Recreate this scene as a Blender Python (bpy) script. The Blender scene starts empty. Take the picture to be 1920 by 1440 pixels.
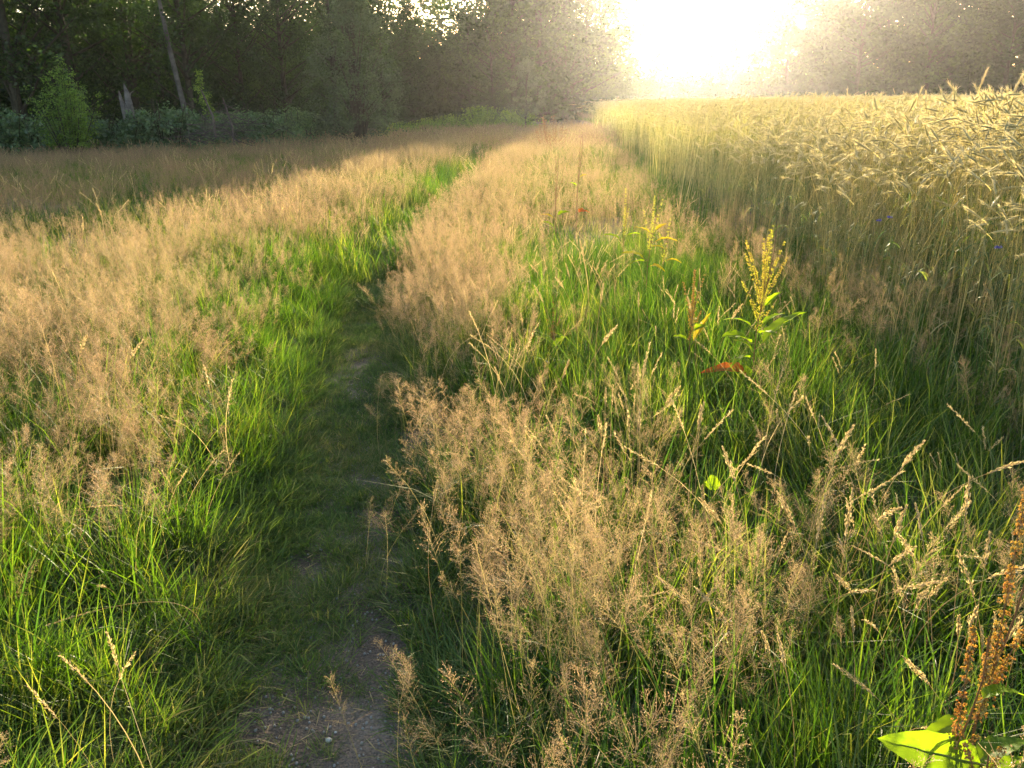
import bpy, math
import numpy as np
from mathutils import Matrix, Vector
R = np.random.default_rng(7)
sc = bpy.context.scene
COL = sc.collection

# ------------------------------------------------------------------ camera
F, H, P, ROLL = 1540.0, 1.6, math.radians(19.0), math.radians(0.8)
cs, sn = math.cos(ROLL), math.sin(ROLL)
Rv = Vector((1, 0, 0)); Uv = Vector((0, math.sin(P), math.cos(P))); Fv = Vector((0, math.cos(P), -math.sin(P)))
X = Rv * cs - Uv * sn; Y = Rv * sn + Uv * cs
cam = bpy.data.cameras.new('camera'); camo = bpy.data.objects.new('camera', cam); COL.objects.link(camo)
camo.matrix_world = Matrix(((X.x, Y.x, -Fv.x, 0), (X.y, Y.y, -Fv.y, 0), (X.z, Y.z, -Fv.z, H), (0, 0, 0, 1)))
cam.sensor_width = 36; cam.lens = 36 * F / 1920; cam.clip_end = 2000; cam.clip_start = 0.05
cam.dof.use_dof = False
sc.camera = camo

# ------------------------------------------------------------------ light
SUN_EL, SUN_AZ = math.radians(9.2), math.radians(11.6)      # azimuth clockwise from +Y
w = bpy.data.worlds.new('World'); sc.world = w; w.use_nodes = True
nt = w.node_tree; nt.nodes.clear()
o_ = nt.nodes.new('ShaderNodeOutputWorld'); bg = nt.nodes.new('ShaderNodeBackground'); sky = nt.nodes.new('ShaderNodeTexSky')
sky.sky_type = 'NISHITA'; sky.sun_disc = False; sky.sun_elevation = SUN_EL; sky.sun_rotation = SUN_AZ
sky.air_density = 1.0; sky.dust_density = 2.0; sky.ozone_density = 1.0
bg.inputs[1].default_value = 0.125
nt.links.new(sky.outputs[0], bg.inputs[0]); nt.links.new(bg.outputs[0], o_.inputs[0])
sun = bpy.data.lights.new('sun', 'SUN'); suno = bpy.data.objects.new('sun', sun); COL.objects.link(suno)
sun.energy = 5.0; sun.angle = math.radians(0.6); sun.color = (1.0, 0.84, 0.61)
sd = Vector((math.sin(SUN_AZ) * math.cos(SUN_EL), math.cos(SUN_AZ) * math.cos(SUN_EL), math.sin(SUN_EL)))
suno.rotation_euler = sd.to_track_quat('Z', 'Y').to_euler()
suno.location = (20, 60, 40)
vs = sc.view_settings; vs.view_transform = 'Standard'; vs.look = 'None'; vs.exposure = 2.2; vs.gamma = 1; vs.use_curve_mapping = False
sc.render.engine = 'CYCLES'
cy = sc.cycles
cy.max_bounces = 4; cy.diffuse_bounces = 2; cy.glossy_bounces = 1; cy.transmission_bounces = 3; cy.volume_bounces = 0
cy.use_denoising = True; cy.denoising_prefilter = 'ACCURATE'; cy.caustics_reflective = False; cy.caustics_refractive = False
HAZE_D, HAZE_G = 0.00026, 0.83

# ------------------------------------------------------------------ projection helpers (photo pixel -> place on the land)
def ray(px, py):
    d = Fv + X * ((px - 960) / F) + Y * ((720 - py) / F)
    return d
def at_h(px, py, h=0.0):
    d = ray(px, py); d = d * ((H - h) / -d.z); return Vector((d.x, d.y, h))
def at_y(px, py, yy):
    d = ray(px, py); d = d * (yy / d.y); return Vector((d.x, d.y, d.z + H))
def pix(p):
    q = p - np.array([0, 0, H]); a = q @ np.array(Fv); return 960 + F * (q @ np.array(X)) / a, 720 - F * (q @ np.array(Y)) / a, a

# ------------------------------------------------------------------ land layout
py_ = [-3, 0, 1.1, 1.7, 2.06, 2.5, 3.6, 4.9, 6.2, 8.4, 11.5, 16.8, 27, 53, 130]
px_ = [-.3, -.42, -.48, -.53, -.58, -.66, -.78, -.95, -1.1, -1.22, -1.12, -.9, -.1, 2.3, 11]
def path_x(y): return np.interp(y, py_, px_)
def rye_x(y): return np.minimum(np.asarray(y), 70) * .012 * np.sin(np.asarray(y) * 1.7) * np.cos(np.asarray(y) * .61 + 1) + np.interp(y, [-3, 0, 3, 4.3, 6, 9, 16, 64, 130], [2.3, 2.25, 2.12, 2.0, 2.0, 2.15, 2.6, 6.3, 12.5])
def vn(x, y, s, seed=0):
    """cheap smooth value noise, -1..1"""
    x = np.asarray(x, float) / s + seed * 17.3; y = np.asarray(y, float) / s + seed * 9.1
    xi = np.floor(x).astype(np.int64); yi = np.floor(y).astype(np.int64); fx = x - xi; fy = y - yi
    fx = fx * fx * (3 - 2 * fx); fy = fy * fy * (3 - 2 * fy)
    def h(a, b):
        n = np.sin(a * 127.1 + b * 311.7 + seed * 74.7) * 43758.5453; return n - np.floor(n)
    return 2 * ((h(xi, yi) * (1 - fx) + h(xi + 1, yi) * fx) * (1 - fy) + (h(xi, yi + 1) * (1 - fx) + h(xi + 1, yi + 1) * fx) * fy) - 1
def land(x, y):
    d = np.asarray(x) - path_x(y)
    z = 0.05 * vn(x, y, 2.7, 1) + 0.02 * vn(x, y, 0.8, 2) + .006 * vn(x, y, .21, 5)
    z = z + 0.11 * (1 - np.exp(-(np.maximum(np.abs(d) - .18, 0) / .35) ** 2)) - 0.07
    z = z + 0.10 * np.exp(-((d + 1.3) / .6) ** 2)
    return z
def zland(x, y): return float(land(np.array([x]), np.array([y]))[0])

# ------------------------------------------------------------------ materials
def foliage(name, cols, trans=(1.2, 1.25, .5), tf=.5, gloss=.08, rough=.45, vary=.55, nscale=.35, ncol=None):
    m = bpy.data.materials.new(name); m.use_nodes = True; t = m.node_tree; t.nodes.clear(); N = t.nodes.new; L = t.links.new
    out = N('ShaderNodeOutputMaterial'); at = N('ShaderNodeAttribute'); at.attribute_name = 'rnd'; oi = N('ShaderNodeObjectInfo')
    geo = N('ShaderNodeNewGeometry'); no = N('ShaderNodeTexNoise'); no.inputs['Scale'].default_value = nscale; no.inputs['Detail'].default_value = 3
    L(geo.outputs['Position'], no.inputs['Vector'])
    a = N('ShaderNodeMath'); a.operation = 'MULTIPLY_ADD'; L(at.outputs['Fac'], a.inputs[0]); a.inputs[1].default_value = .55
    b = N('ShaderNodeMath'); b.operation = 'MULTIPLY'; L(oi.outputs['Random'], b.inputs[0]); b.inputs[1].default_value = .3
    L(b.outputs[0], a.inputs[2])
    c = N('ShaderNodeMath'); c.operation = 'MULTIPLY_ADD'; L(no.outputs['Fac'], c.inputs[0]); c.inputs[1].default_value = 1.0
    c2 = N('ShaderNodeMath'); c2.operation = 'SUBTRACT'; L(a.outputs[0], c2.inputs[0]); c2.inputs[1].default_value = .42; L(c2.outputs[0], c.inputs[2]); c.use_clamp = True
    r = N('ShaderNodeValToRGB'); el = r.color_ramp.elements
    for i, col in enumerate(cols):
        pos = i / max(1, len(cols) - 1) * .8 + .1
        e = el[i] if i < 2 else el.new(pos)
        e.position = pos; e.color = (*col, 1)
    if len(cols) == 1: el[1].color = (*cols[0], 1)
    L(c.outputs[0], r.inputs[0])
    hv = N('ShaderNodeHueSaturation'); L(r.outputs[0], hv.inputs['Color'])
    v = N('ShaderNodeMath'); v.operation = 'MULTIPLY_ADD'; L(at.outputs['Fac'], v.inputs[0]); v.inputs[1].default_value = vary; v.inputs[2].default_value = 1 - vary / 2
    L(v.outputs[0], hv.inputs['Value'])
    mul = N('ShaderNodeMix'); mul.data_type = 'RGBA'; mul.blend_type = 'MULTIPLY'; mul.inputs[0].default_value = 1
    mul.clamp_result = False
    L(hv.outputs[0], mul.inputs[6]); mul.inputs[7].default_value = (*trans, 1)
    df = N('ShaderNodeBsdfDiffuse'); tr = N('ShaderNodeBsdfTranslucent'); gl = N('ShaderNodeBsdfGlossy'); gl.inputs['Roughness'].default_value = rough
    gl.inputs['Color'].default_value = (.6, .6, .55, 1)
    L(hv.outputs[0], df.inputs[0]); L(mul.outputs[2], tr.inputs[0])
    m1 = N('ShaderNodeMixShader'); m1.inputs[0].default_value = tf; L(df.outputs[0], m1.inputs[1]); L(tr.outputs[0], m1.inputs[2])
    m2 = N('ShaderNodeMixShader'); m2.inputs[0].default_value = gloss; L(m1.outputs[0], m2.inputs[1]); L(gl.outputs[0], m2.inputs[2])
    L(m2.outputs[0], out.inputs[0])
    return m
def solid(name, c1, c2, scale=8, rough=.9, bump=.3, detail=6):
    m = bpy.data.materials.new(name); m.use_nodes = True; t = m.node_tree; b = t.nodes['Principled BSDF']; N = t.nodes.new; L = t.links.new
    no = N('ShaderNodeTexNoise'); no.inputs['Scale'].default_value = scale; no.inputs['Detail'].default_value = detail
    geo = N('ShaderNodeTexCoord'); L(geo.outputs['Object'], no.inputs['Vector'])
    r = N('ShaderNodeValToRGB'); r.color_ramp.elements[0].color = (*c1, 1); r.color_ramp.elements[1].color = (*c2, 1)
    r.color_ramp.elements[0].position = .35; r.color_ramp.elements[1].position = .65
    L(no.outputs['Fac'], r.inputs[0]); L(r.outputs[0], b.inputs['Base Color']); b.inputs['Roughness'].default_value = rough
    bu = N('ShaderNodeBump'); bu.inputs['Strength'].default_value = bump; bu.inputs['Distance'].default_value = .02; L(no.outputs['Fac'], bu.inputs['Height']); L(bu.outputs[0], b.inputs['Normal'])
    return m
M = {}
M['blade'] = foliage('green_grass', [(.022, .058, .008), (.045, .105, .012), (.085, .15, .02), (.20, .20, .06)], trans=(1.5, 1.55, .35), tf=.55, gloss=.05)
M['turf'] = foliage('path_turf', [(.05, .10, .025), (.085, .155, .035), (.13, .19, .05), (.24, .21, .10)], tf=.45, gloss=.03, nscale=1.5)
M['panicle'] = foliage('bent_grass_seed', [(.24, .165, .10), (.36, .245, .14), (.47, .33, .185), (.30, .26, .11)], trans=(1.05, .98, .8), tf=.5, gloss=.06, nscale=.5)
M['farseed'] = foliage('mauve_shaded_seed', [(.17, .13, .07), (.30, .19, .13), (.38, .25, .16), (.22, .20, .09)], trans=(1.05, .95, .8), tf=.45, gloss=.03, nscale=.25)  # mauve brown seed, darkened in colour for tree shade over the left meadow
M['stem'] = foliage('grass_stem', [(.20, .22, .07), (.32, .28, .11), (.42, .33, .16)], trans=(1.1, 1.05, .7), tf=.4, gloss=.01)
M['straw'] = foliage('dry_straw', [(.40, .30, .15), (.55, .42, .22), (.60, .48, .28)], trans=(1.05, 1, .7), tf=.45, gloss=.02)
M['ryestem'] = foliage('rye_straw', [(.26, .30, .09), (.46, .42, .17), (.62, .52, .25)], trans=(1.2, 1.1, .6), tf=.5, gloss=.1, nscale=.6)
M['ryeear'] = foliage('rye_ear', [(.44, .40, .18), (.54, .48, .24), (.62, .54, .30)], trans=(1.2, 1.1, .7), tf=.45, gloss=.08)
M['awn'] = foliage('rye_awn', [(.66, .56, .30), (.72, .62, .36)], trans=(1.1, 1.02, .75), tf=.5, gloss=.15)
M['ryeleaf'] = foliage('rye_leaf', [(.07, .14, .03), (.14, .20, .05), (.36, .30, .13)], tf=.55)
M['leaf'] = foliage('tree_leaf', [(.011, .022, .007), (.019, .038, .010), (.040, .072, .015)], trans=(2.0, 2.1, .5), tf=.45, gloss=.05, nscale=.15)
M['leaf2'] = foliage('light_leaf', [(.07, .13, .025), (.12, .20, .035), (.19, .27, .05)], trans=(1.5, 1.5, .5), tf=.5, gloss=.05, nscale=.25)
M['shrub'] = foliage('shrub_leaf', [(.026, .048, .018), (.044, .078, .025), (.07, .115, .03)], trans=(1.5, 1.6, .5), tf=.3, gloss=.10, nscale=.3)
M['bramble'] = foliage('bramble_leaf', [(.045, .085, .035), (.08, .14, .055), (.13, .19, .07)], trans=(1.4, 1.6, .5), tf=.35, gloss=.10, nscale=.4)
M['dockleaf'] = foliage('dock_leaf_green', [(.15, .26, .02), (.20, .32, .025)], trans=(1.9, 1.7, .3), tf=.7, gloss=.015, nscale=6)
M['dockspot'] = foliage('dock_leaf_spotted', [(.13, .23, .02), (.17, .28, .025), (.18, .29, .025), (.34, .10, .03)], trans=(1.7, 1.6, .3), tf=.65, gloss=.015, nscale=85)
M['dockyellow'] = foliage('dock_leaf_yellow', [(.30, .34, .03), (.50, .36, .03)], trans=(1.2, 1.1, .4), tf=.6, gloss=.015, nscale=9)
M['dockred'] = foliage('dock_leaf_red', [(.50, .12, .03), (.60, .24, .04)], trans=(1.2, .9, .5), tf=.6, gloss=.015, nscale=9)
M['dockpale'] = foliage('dock_leaf_silver', [(.40, .42, .42), (.5, .5, .5)], trans=(1, 1, 1), tf=.2, gloss=.3, rough=.35)
M['dockstem'] = foliage('dock_stem', [(.16, .06, .03), (.24, .11, .04)], trans=(1, 1, 1), tf=.1, gloss=.12)
M['seedgreen'] = foliage('dock_seed_yellow', [(.42, .50, .06), (.52, .52, .08), (.55, .42, .10)], trans=(1.4, 1.3, .5), tf=.5)
M['seedrust'] = foliage('dock_seed_rust', [(.36, .33, .07), (.40, .28, .07), (.36, .17, .055)], trans=(1.2, 1.0, .5), tf=.45, gloss=.08, nscale=25)
M['redweed'] = foliage('sorrel_seed', [(.20, .10, .05), (.28, .13, .07)], tf=.4)
M['blue'] = foliage('cornflower_petal', [(.18, .16, .55), (.25, .22, .62)], trans=(1, 1, 1), tf=.5)
M['bark'] = solid('tree_bark', (.035, .031, .022), (.075, .066, .048), 5, .95, .8)
M['bark'].node_tree.nodes['Principled BSDF'].inputs['Specular IOR Level'].default_value = .08
M['deadwood'] = solid('bleached_wood', (.08, .068, .06), (.18, .15, .13), 6, .85, .6)
M['twig'] = solid('dead_twig', (.05, .035, .03), (.12, .09, .075), 6, .9, .5)
M['palebark'] = solid('pale_bark', (.06, .05, .042), (.12, .10, .085), 6, .85, .6)
M['stone'] = solid('pale_stone', (.42, .41, .38), (.60, .58, .54), 30, .7, .2)
M['greystone'] = solid('grey_stone', (.22, .21, .19), (.34, .32, .29), 40, .8, .3)

# ground: soil with fine grain, thatch and moss
def ground_mat():
    m = bpy.data.materials.new('soil'); m.use_nodes = True; t = m.node_tree; b = t.nodes['Principled BSDF']; N = t.nodes.new; L = t.links.new
    g = N('ShaderNodeNewGeometry')
    n1 = N('ShaderNodeTexNoise'); n1.inputs['Scale'].default_value = 3; n1.inputs['Detail'].default_value = 8
    n2 = N('ShaderNodeTexNoise'); n2.inputs['Scale'].default_value = 160; n2.inputs['Detail'].default_value = 4
    v = N('ShaderNodeTexVoronoi'); v.inputs['Scale'].default_value = 90
    for q in (n1, n2, v): L(g.outputs['Position'], q.inputs['Vector'])
    r1 = N('ShaderNodeValToRGB'); r1.color_ramp.elements[0].color = (.085, .064, .048, 1); r1.color_ramp.elements[1].color = (.21, .172, .14, 1)
    r1.color_ramp.elements[0].position = .35; r1.color_ramp.elements[1].position = .66
    L(n1.outputs['Fac'], r1.inputs[0])
    r2 = N('ShaderNodeValToRGB'); r2.color_ramp.elements[0].color = (.5, .48, .45, 1); r2.color_ramp.elements[1].color = (1.4, 1.35, 1.3, 1)
    r2.color_ramp.elements[0].position = .3; r2.color_ramp.elements[1].position = .7
    L(n2.outputs['Fac'], r2.inputs[0])
    mx = N('ShaderNodeMix'); mx.data_type = 'RGBA'; mx.blend_type = 'MULTIPLY'; mx.inputs[0].default_value = 1; L(r1.outputs[0], mx.inputs[6]); L(r2.outputs[0], mx.inputs[7])
    L(mx.outputs[2], b.inputs['Base Color']); b.inputs['Roughness'].default_value = .95
    bu = N('ShaderNodeBump'); bu.inputs['Strength'].default_value = .9; bu.inputs['Distance'].default_value = .01
    ad = N('ShaderNodeMath'); L(n2.outputs['Fac'], ad.inputs[0]); L(v.outputs['Distance'], ad.inputs[1]); L(ad.outputs[0], bu.inputs['Height']); L(bu.outputs[0], b.inputs['Normal'])
    return m
M['soil'] = ground_mat()
hz = bpy.data.materials.new('haze'); hz.use_nodes = True; hz.node_tree.nodes.clear()
ho = hz.node_tree.nodes.new('ShaderNodeOutputMaterial'); pv = hz.node_tree.nodes.new('ShaderNodeVolumePrincipled')
pv.inputs['Density'].default_value = HAZE_D; pv.inputs['Anisotropy'].default_value = HAZE_G; pv.inputs['Color'].default_value = (1, .97, .92, 1)
hz.node_tree.links.new(pv.outputs[0], ho.inputs['Volume'])

# ------------------------------------------------------------------ mesh collector
class MB:
    def __init__(s): s.v = []; s.q = []; s.r = []; s.m = []; s.n = 0
    def add(s, v, q, r, m=0):
        v = np.asarray(v, np.float32).reshape(-1, 3); q = np.asarray(q, np.int64).reshape(-1, 4)
        s.v.append(v); s.q.append(q + s.n); s.r.append(np.broadcast_to(np.asarray(r, np.float32), (len(v),))); s.m.append(np.full(len(q), m, np.int32)); s.n += len(v); return s
    def ribbons(s, C, W, S, rnd, m=0):
        """C (n,k,3) centre lines, W (n,k) half widths, S (n,3) or (n,k,3) side vectors"""
        n, k, _ = C.shape
        if S.ndim == 2: S = S[:, None, :]
        A = C - S * W[..., None]; B = C + S * W[..., None]
        v = np.stack([A, B], 2).reshape(-1, 3)
        base = (np.arange(n)[:, None] * k + np.arange(k - 1)[None]) * 2
        q = np.stack([base, base + 1, base + 3, base + 2], -1).reshape(-1, 4)
        return s.add(v, q, np.repeat(rnd, 2 * k), m)
    def diamonds(s, c, d, l, wd, side, rnd, m=0):
        """c (n,3) base point, d direction, l length, wd width"""
        n = len(c); l = np.broadcast_to(l, (n,))[:, None]; wd = np.broadcast_to(wd, (n,))[:, None]
        v = np.stack([c, c + d * l * .5 + side * wd * .5, c + d * l, c + d * l * .5 - side * wd * .5], 1)
        q = np.arange(n * 4).reshape(n, 4)
        return s.add(v, q, np.repeat(rnd, 4), m)
    def tube(s, pts, rad, sides=6, rnd=.5, m=0):
        pts = np.asarray(pts, float); k = len(pts); rad = np.broadcast_to(rad, (k,))
        t = np.gradient(pts, axis=0); t /= np.linalg.norm(t, axis=1)[:, None] + 1e-9
        ref = np.array([1., 0, 0]) if abs(t[0, 0]) < .8 else np.array([0, 1., 0])
        a = np.cross(t, ref); a /= np.linalg.norm(a, axis=1)[:, None]; b = np.cross(t, a)
        th = np.linspace(0, 2 * np.pi, sides, endpoint=False)
        v = pts[:, None] + rad[:, None, None] * (np.cos(th)[None, :, None] * a[:, None] + np.sin(th)[None, :, None] * b[:, None])
        i = np.arange(k - 1)[:, None] * sides; j = np.arange(sides)[None]; j2 = (j + 1) % sides
        q = np.stack([i + j, i + j2, i + sides + j2, i + sides + j], -1).reshape(-1, 4)
        return s.add(v, q, rnd, m)
    def mesh(s, name, mats, smooth=True):
        v = np.concatenate(s.v); q = np.concatenate(s.q); r = np.concatenate(s.r); m = np.concatenate(s.m)
        me = bpy.data.meshes.new(name); me.vertices.add(len(v)); me.vertices.foreach_set('co', v.ravel())
        me.loops.add(len(q) * 4); me.loops.foreach_set('vertex_index', q.ravel().astype(np.int32))
        me.polygons.add(len(q)); me.polygons.foreach_set('loop_start', np.arange(0, len(q) * 4, 4, dtype=np.int32))
        for x in mats: me.materials.append(M[x])
        me.polygons.foreach_set('material_index', m); me.polygons.foreach_set('use_smooth', np.full(len(q), smooth))
        a = me.attributes.new('rnd', 'FLOAT', 'POINT'); a.data.foreach_set('value', r.astype(np.float32))
        me.update(calc_edges=True); return me
def unit(v): return v / (np.linalg.norm(v, axis=-1, keepdims=True) + 1e-9)
def rdir(n, zmin=-1, zmax=1):
    a = R.uniform(0, 2 * np.pi, n); z = R.uniform(zmin, zmax, n); r = np.sqrt(1 - z * z); return np.stack([r * np.cos(a), r * np.sin(a), z], 1)
def perp(d): return unit(np.cross(d, rdir(len(d))))

def obj(name, me, parent=None, loc=None, rot=None, **props):
    o = bpy.data.objects.new(name, me); COL.objects.link(o)
    if parent is not None: o.parent = parent
    if loc is not None: o.location = loc
    if rot is not None: o.rotation_euler = rot
    for k, v in props.items(): o[k] = v
    return o
def thing(name, label, cat, loc, rz=0, group=None, scale=1):
    o = obj(name, None, None, loc, (0, 0, rz), label=label, category=cat); o.empty_display_size = .1; o.scale = (scale,) * 3 if np.isscalar(scale) else scale
    if group: o['group'] = group
    return o
def copy_tree(o, parent=None):
    c = o.copy(); COL.objects.link(c); c.parent = parent
    for ch in o.children: copy_tree(ch, c)
    return c

# ------------------------------------------------------------------ blade and seed-head generators
def blades(mb, n, rad, h0, h1, wd, k=5, lean=.35, curl=.6, m=0, away=.0):
    a = R.uniform(0, 2 * np.pi, n); r = rad * np.sqrt(R.random(n)); base = np.stack([r * np.cos(a), r * np.sin(a), np.full(n, -.02)], 1)
    hd = R.uniform(0, 2 * np.pi, n); out = np.stack([np.cos(hd), np.sin(hd), np.zeros(n)], 1)
    out = unit(out + away * base / rad * np.array([1, 1, 0])); h = R.uniform(h0, h1, n)
    ln = lean * R.uniform(.3, 1.3, n); cu = curl * R.random(n) ** 2
    t = np.linspace(0, 1, k)[None]
    off = (ln[:, None] * t + cu[:, None] * t ** 3) * h[:, None]; z = h[:, None] * (t - .35 * cu[:, None] * t ** 3 - .12 * ln[:, None] * t * t)
    C = base[:, None] + out[:, None] * off[..., None]; C[..., 2] += z
    W = wd * R.uniform(.6, 1.3, n)[:, None] * .5 * np.interp(t[0], [0, .3, .75, 1], [.7, 1, .7, .05])[None]
    sa = hd + np.pi / 2 + R.normal(0, .5, n); S = np.stack([np.cos(sa), np.sin(sa), R.normal(0, .1, n)], 1)
    mb.ribbons(C, W, S, R.random(n), m)
def panicles(mb, n, rad, h0, h1, L, nb, spn, spl, spw, ms=0, mp=1, stemw=.0012, lean=.25):
    """airy bent-grass heads: n stems; each head nb hair branches carrying spn tiny spikelets each"""
    a = R.uniform(0, 2 * np.pi, n); r = rad * np.sqrt(R.random(n)); base = np.stack([r * np.cos(a), r * np.sin(a), np.full(n, 0.)], 1)
    hd = R.uniform(0, 2 * np.pi, n); out = np.stack([np.cos(hd), np.sin(hd), np.zeros(n)], 1); h = R.uniform(h0, h1, n); ln = lean * R.uniform(.2, 1.4, n)
    t = np.linspace(0, 1, 5)[None]; C = base[:, None] + out[:, None] * (ln[:, None] * t ** 2 * h[:, None])[..., None]; C[..., 2] += h[:, None] * t * (1 - .1 * ln[:, None] * t)
    S = rdir(n, -.1, .1); W = stemw * np.interp(t[0], [0, 1], [1, .4])[None] * np.ones((n, 1))
    mb.ribbons(C, W, S, R.random(n), ms)
    ax = unit(C[:, -1] - C[:, -2]); tip = C[:, -1]; Ls = L * R.uniform(.7, 1.2, n)
    # branches
    N = n * nb; pi = np.repeat(np.arange(n), nb); s = R.random(N) ** .8          # 0 bottom of head .. 1 tip
    root = tip[pi] - ax[pi] * (Ls[pi] * (1 - s))[:, None]
    bd = unit(rdir(N, -.25, .6) + ax[pi] * (.35 + .9 * s)[:, None]); bl = Ls[pi] * R.uniform(.25, .48, N) * (1.05 - .75 * s)
    end = root + bd * bl[:, None]; mid = root + bd * bl[:, None] * .5 + np.array([0, 0, .004])
    mb.ribbons(np.stack([root, mid, end], 1), np.full((N, 3), stemw * .28), perp(bd), R.random(N), mp)
    K = N * spn; bi = np.repeat(np.arange(N), spn); u = R.uniform(.35, 1, K)
    c = root[bi] + bd[bi] * (bl[bi] * u)[:, None] + rdir(K) * (L * .055 * R.random(K))[:, None]
    d = unit(bd[bi] + .8 * rdir(K)); mb.diamonds(c, d, spl * R.uniform(.7, 1.3, K), spw, perp(d), R.random(K), mp)
def brome(mb, n, rad, h0, h1, L, ms=0, mp=1, w=.009):
    """narrow dry seed heads"""
    for i in range(n):
        a = R.uniform(0, 2 * np.pi); r = rad * R.random() ** .5; hd = R.uniform(0, 2 * np.pi); h = R.uniform(h0, h1); ln = R.uniform(.1, .6)
        t = np.linspace(0, 1, 8); C = np.stack([r * math.cos(a) + math.cos(hd) * ln * t ** 2.2 * h, r * math.sin(a) + math.sin(hd) * ln * t ** 2.2 * h, h * t * (1 - .25 * ln * t)], 1)
        mb.ribbons(C[None], np.interp(t, [0, 1], [.0016, .0007])[None], rdir(1, -.1, .1), R.random(1), ms)
        K = 55; s = np.linspace(0, 1, K); ax = unit(C[-1] - C[-2])
        li = np.interp(1 - s * L / h, t, np.arange(8)); lo = np.clip(li.astype(int), 0, 6); c = C[lo] + (C[lo + 1] - C[lo]) * (li - lo)[:, None]
        d = unit(ax + .55 * rdir(K)); c = c + perp(d) * (w * .3 * np.sin(np.pi * np.clip(s, .05, 1))[:, None]); mb.diamonds(c, d, .013, .0035, perp(d), R.random(K), mp)
def rye(mb_s, mb_e, mb_l, bx, by, h, hd, ln, detail=2):
    """one rye plant into up to three collectors"""
    t = np.linspace(0, 1, 7); o = np.array([math.cos(hd), math.sin(hd), 0])
    C = np.array([bx, by, 0]) + o * (ln * t ** 3)[:, None] * h + np.array([0, 0, 1]) * (h * t * (1 - .12 * ln * t))[:, None]
    C += np.array([R.normal(0, .02), R.normal(0, .02), 0]) * np.sin(np.pi * t)[:, None]
    if detail == 2: mb_s.tube(C, np.interp(t, [0, 1], [.0022, .0011]), 3, R.random(), 0)
    else: mb_s.ribbons(C[None, ::2], np.array([[.0028, .0026, .0022, .0018]]), rdir(1, -.1, .1), R.random(1), 0)
    nod = R.uniform(.3, 2.4); el = R.uniform(.085, .13); ax = unit(C[-1] - C[-2]); k = 8
    pts = [C[-1]]; d = ax.copy()
    neck = .05
    for i in range(3): d = unit(d + (o * .5 + np.array([0, 0, -.45])) * nod * .35); pts.append(pts[-1] + d * neck / 3)
    np_ = len(pts) - 1
    mb_s.ribbons(np.array(pts)[None], np.full((1, 4), .0012), perp(d[None]), R.random(1), 0)
    ep = [pts[-1]]
    for i in range(6): d = unit(d + (o * .2 + np.array([0, 0, -.25])) * nod * .05); ep.append(ep[-1] + d * el / 6)
    ep = np.array(ep); nsp = 28 if detail == 2 else 8
    s = np.linspace(0, 6, nsp, endpoint=False); lo = s.astype(int); c = ep[lo] + (ep[lo + 1] - ep[lo]) * (s - lo)[:, None]; dd = unit(ep[lo + 1] - ep[lo])
    sd_ = unit(np.cross(d, [.3, .2, 1.])); up = np.cross(d, sd_); sg = np.where(np.arange(nsp) % 2, 1, -1)[:, None]
    rr = R.random()
    if detail == 2:
        mb_e.tube(ep, np.array([.002, .0042, .005, .005, .0045, .0035, .0012]), 5, rr, 1)
        dv = unit(dd + .38 * sd_ * sg + .2 * rdir(nsp)); mb_e.diamonds(c, dv, .014, .005, unit(np.cross(dv, up)), R.random(nsp) * .4 + rr * .6, 1)
        dv = unit(dd + .38 * up * sg + .2 * rdir(nsp)); mb_e.diamonds(c, dv, .013, .005, unit(np.cross(dv, sd_)), R.random(nsp) * .4 + rr * .6, 1)
    else:
        mb_e.tube(ep[::3], np.array([.003, .006, .002]), 3, rr, 1)
        dv = unit(dd + .4 * sd_ * sg + .3 * rdir(nsp)); mb_e.diamonds(c, dv, .018, .008, perp(dv), R.random(nsp) * .4 + rr * .6, 1)
    na = 46 if detail == 2 else 10
    s = R.uniform(.3, 6, na) * .999; lo = s.astype(int); c = ep[lo] + (ep[lo + 1] - ep[lo]) * (s - lo)[:, None]; dd = unit(ep[lo + 1] - ep[lo])
    ad = unit(dd + .32 * sd_ * R.uniform(-1.3, 1.3, (na, 1)) + .35 * up * R.uniform(-1, 1, (na, 1))); al = R.uniform(.03, .055, na)
    C2 = np.stack([c, c + ad * al[:, None] * .5, c + ad * al[:, None] + np.array([0, 0, -.003])], 1)
    mb_e.ribbons(C2, np.array([[.0007, .0006, .0002]]) * np.ones((na, 1)) * (1 if detail == 2 else 1.8), perp(ad), R.random(na), 2)
    for q in range(5 if detail == 2 else 2):
        u = R.uniform(.15, .75); b0 = C[0] + (C[-1] - C[0]) * 0; li = u * 6; lo = int(li); b0 = C[lo] + (C[lo + 1] - C[lo]) * (li - lo)
        ha = R.uniform(0, 2 * np.pi); L_ = R.uniform(.12, .30); tt = np.linspace(0, 1, 5); oo = np.array([math.cos(ha), math.sin(ha), 0])
        droop = R.uniform(.3, 1.3)
        CC = b0 + oo * (L_ * tt * .6)[:, None] + np.array([0, 0, 1]) * (L_ * (.7 * tt - droop * tt ** 2))[:, None]
        S = np.array([[-math.sin(ha), math.cos(ha), R.normal(0, .3)]])
        mb_l.ribbons(CC[None], (.0035 * np.array([.8, 1, .9, .6, .1]))[None], S, R.random(1), 3 if mb_l is mb_e else 0)

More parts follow.
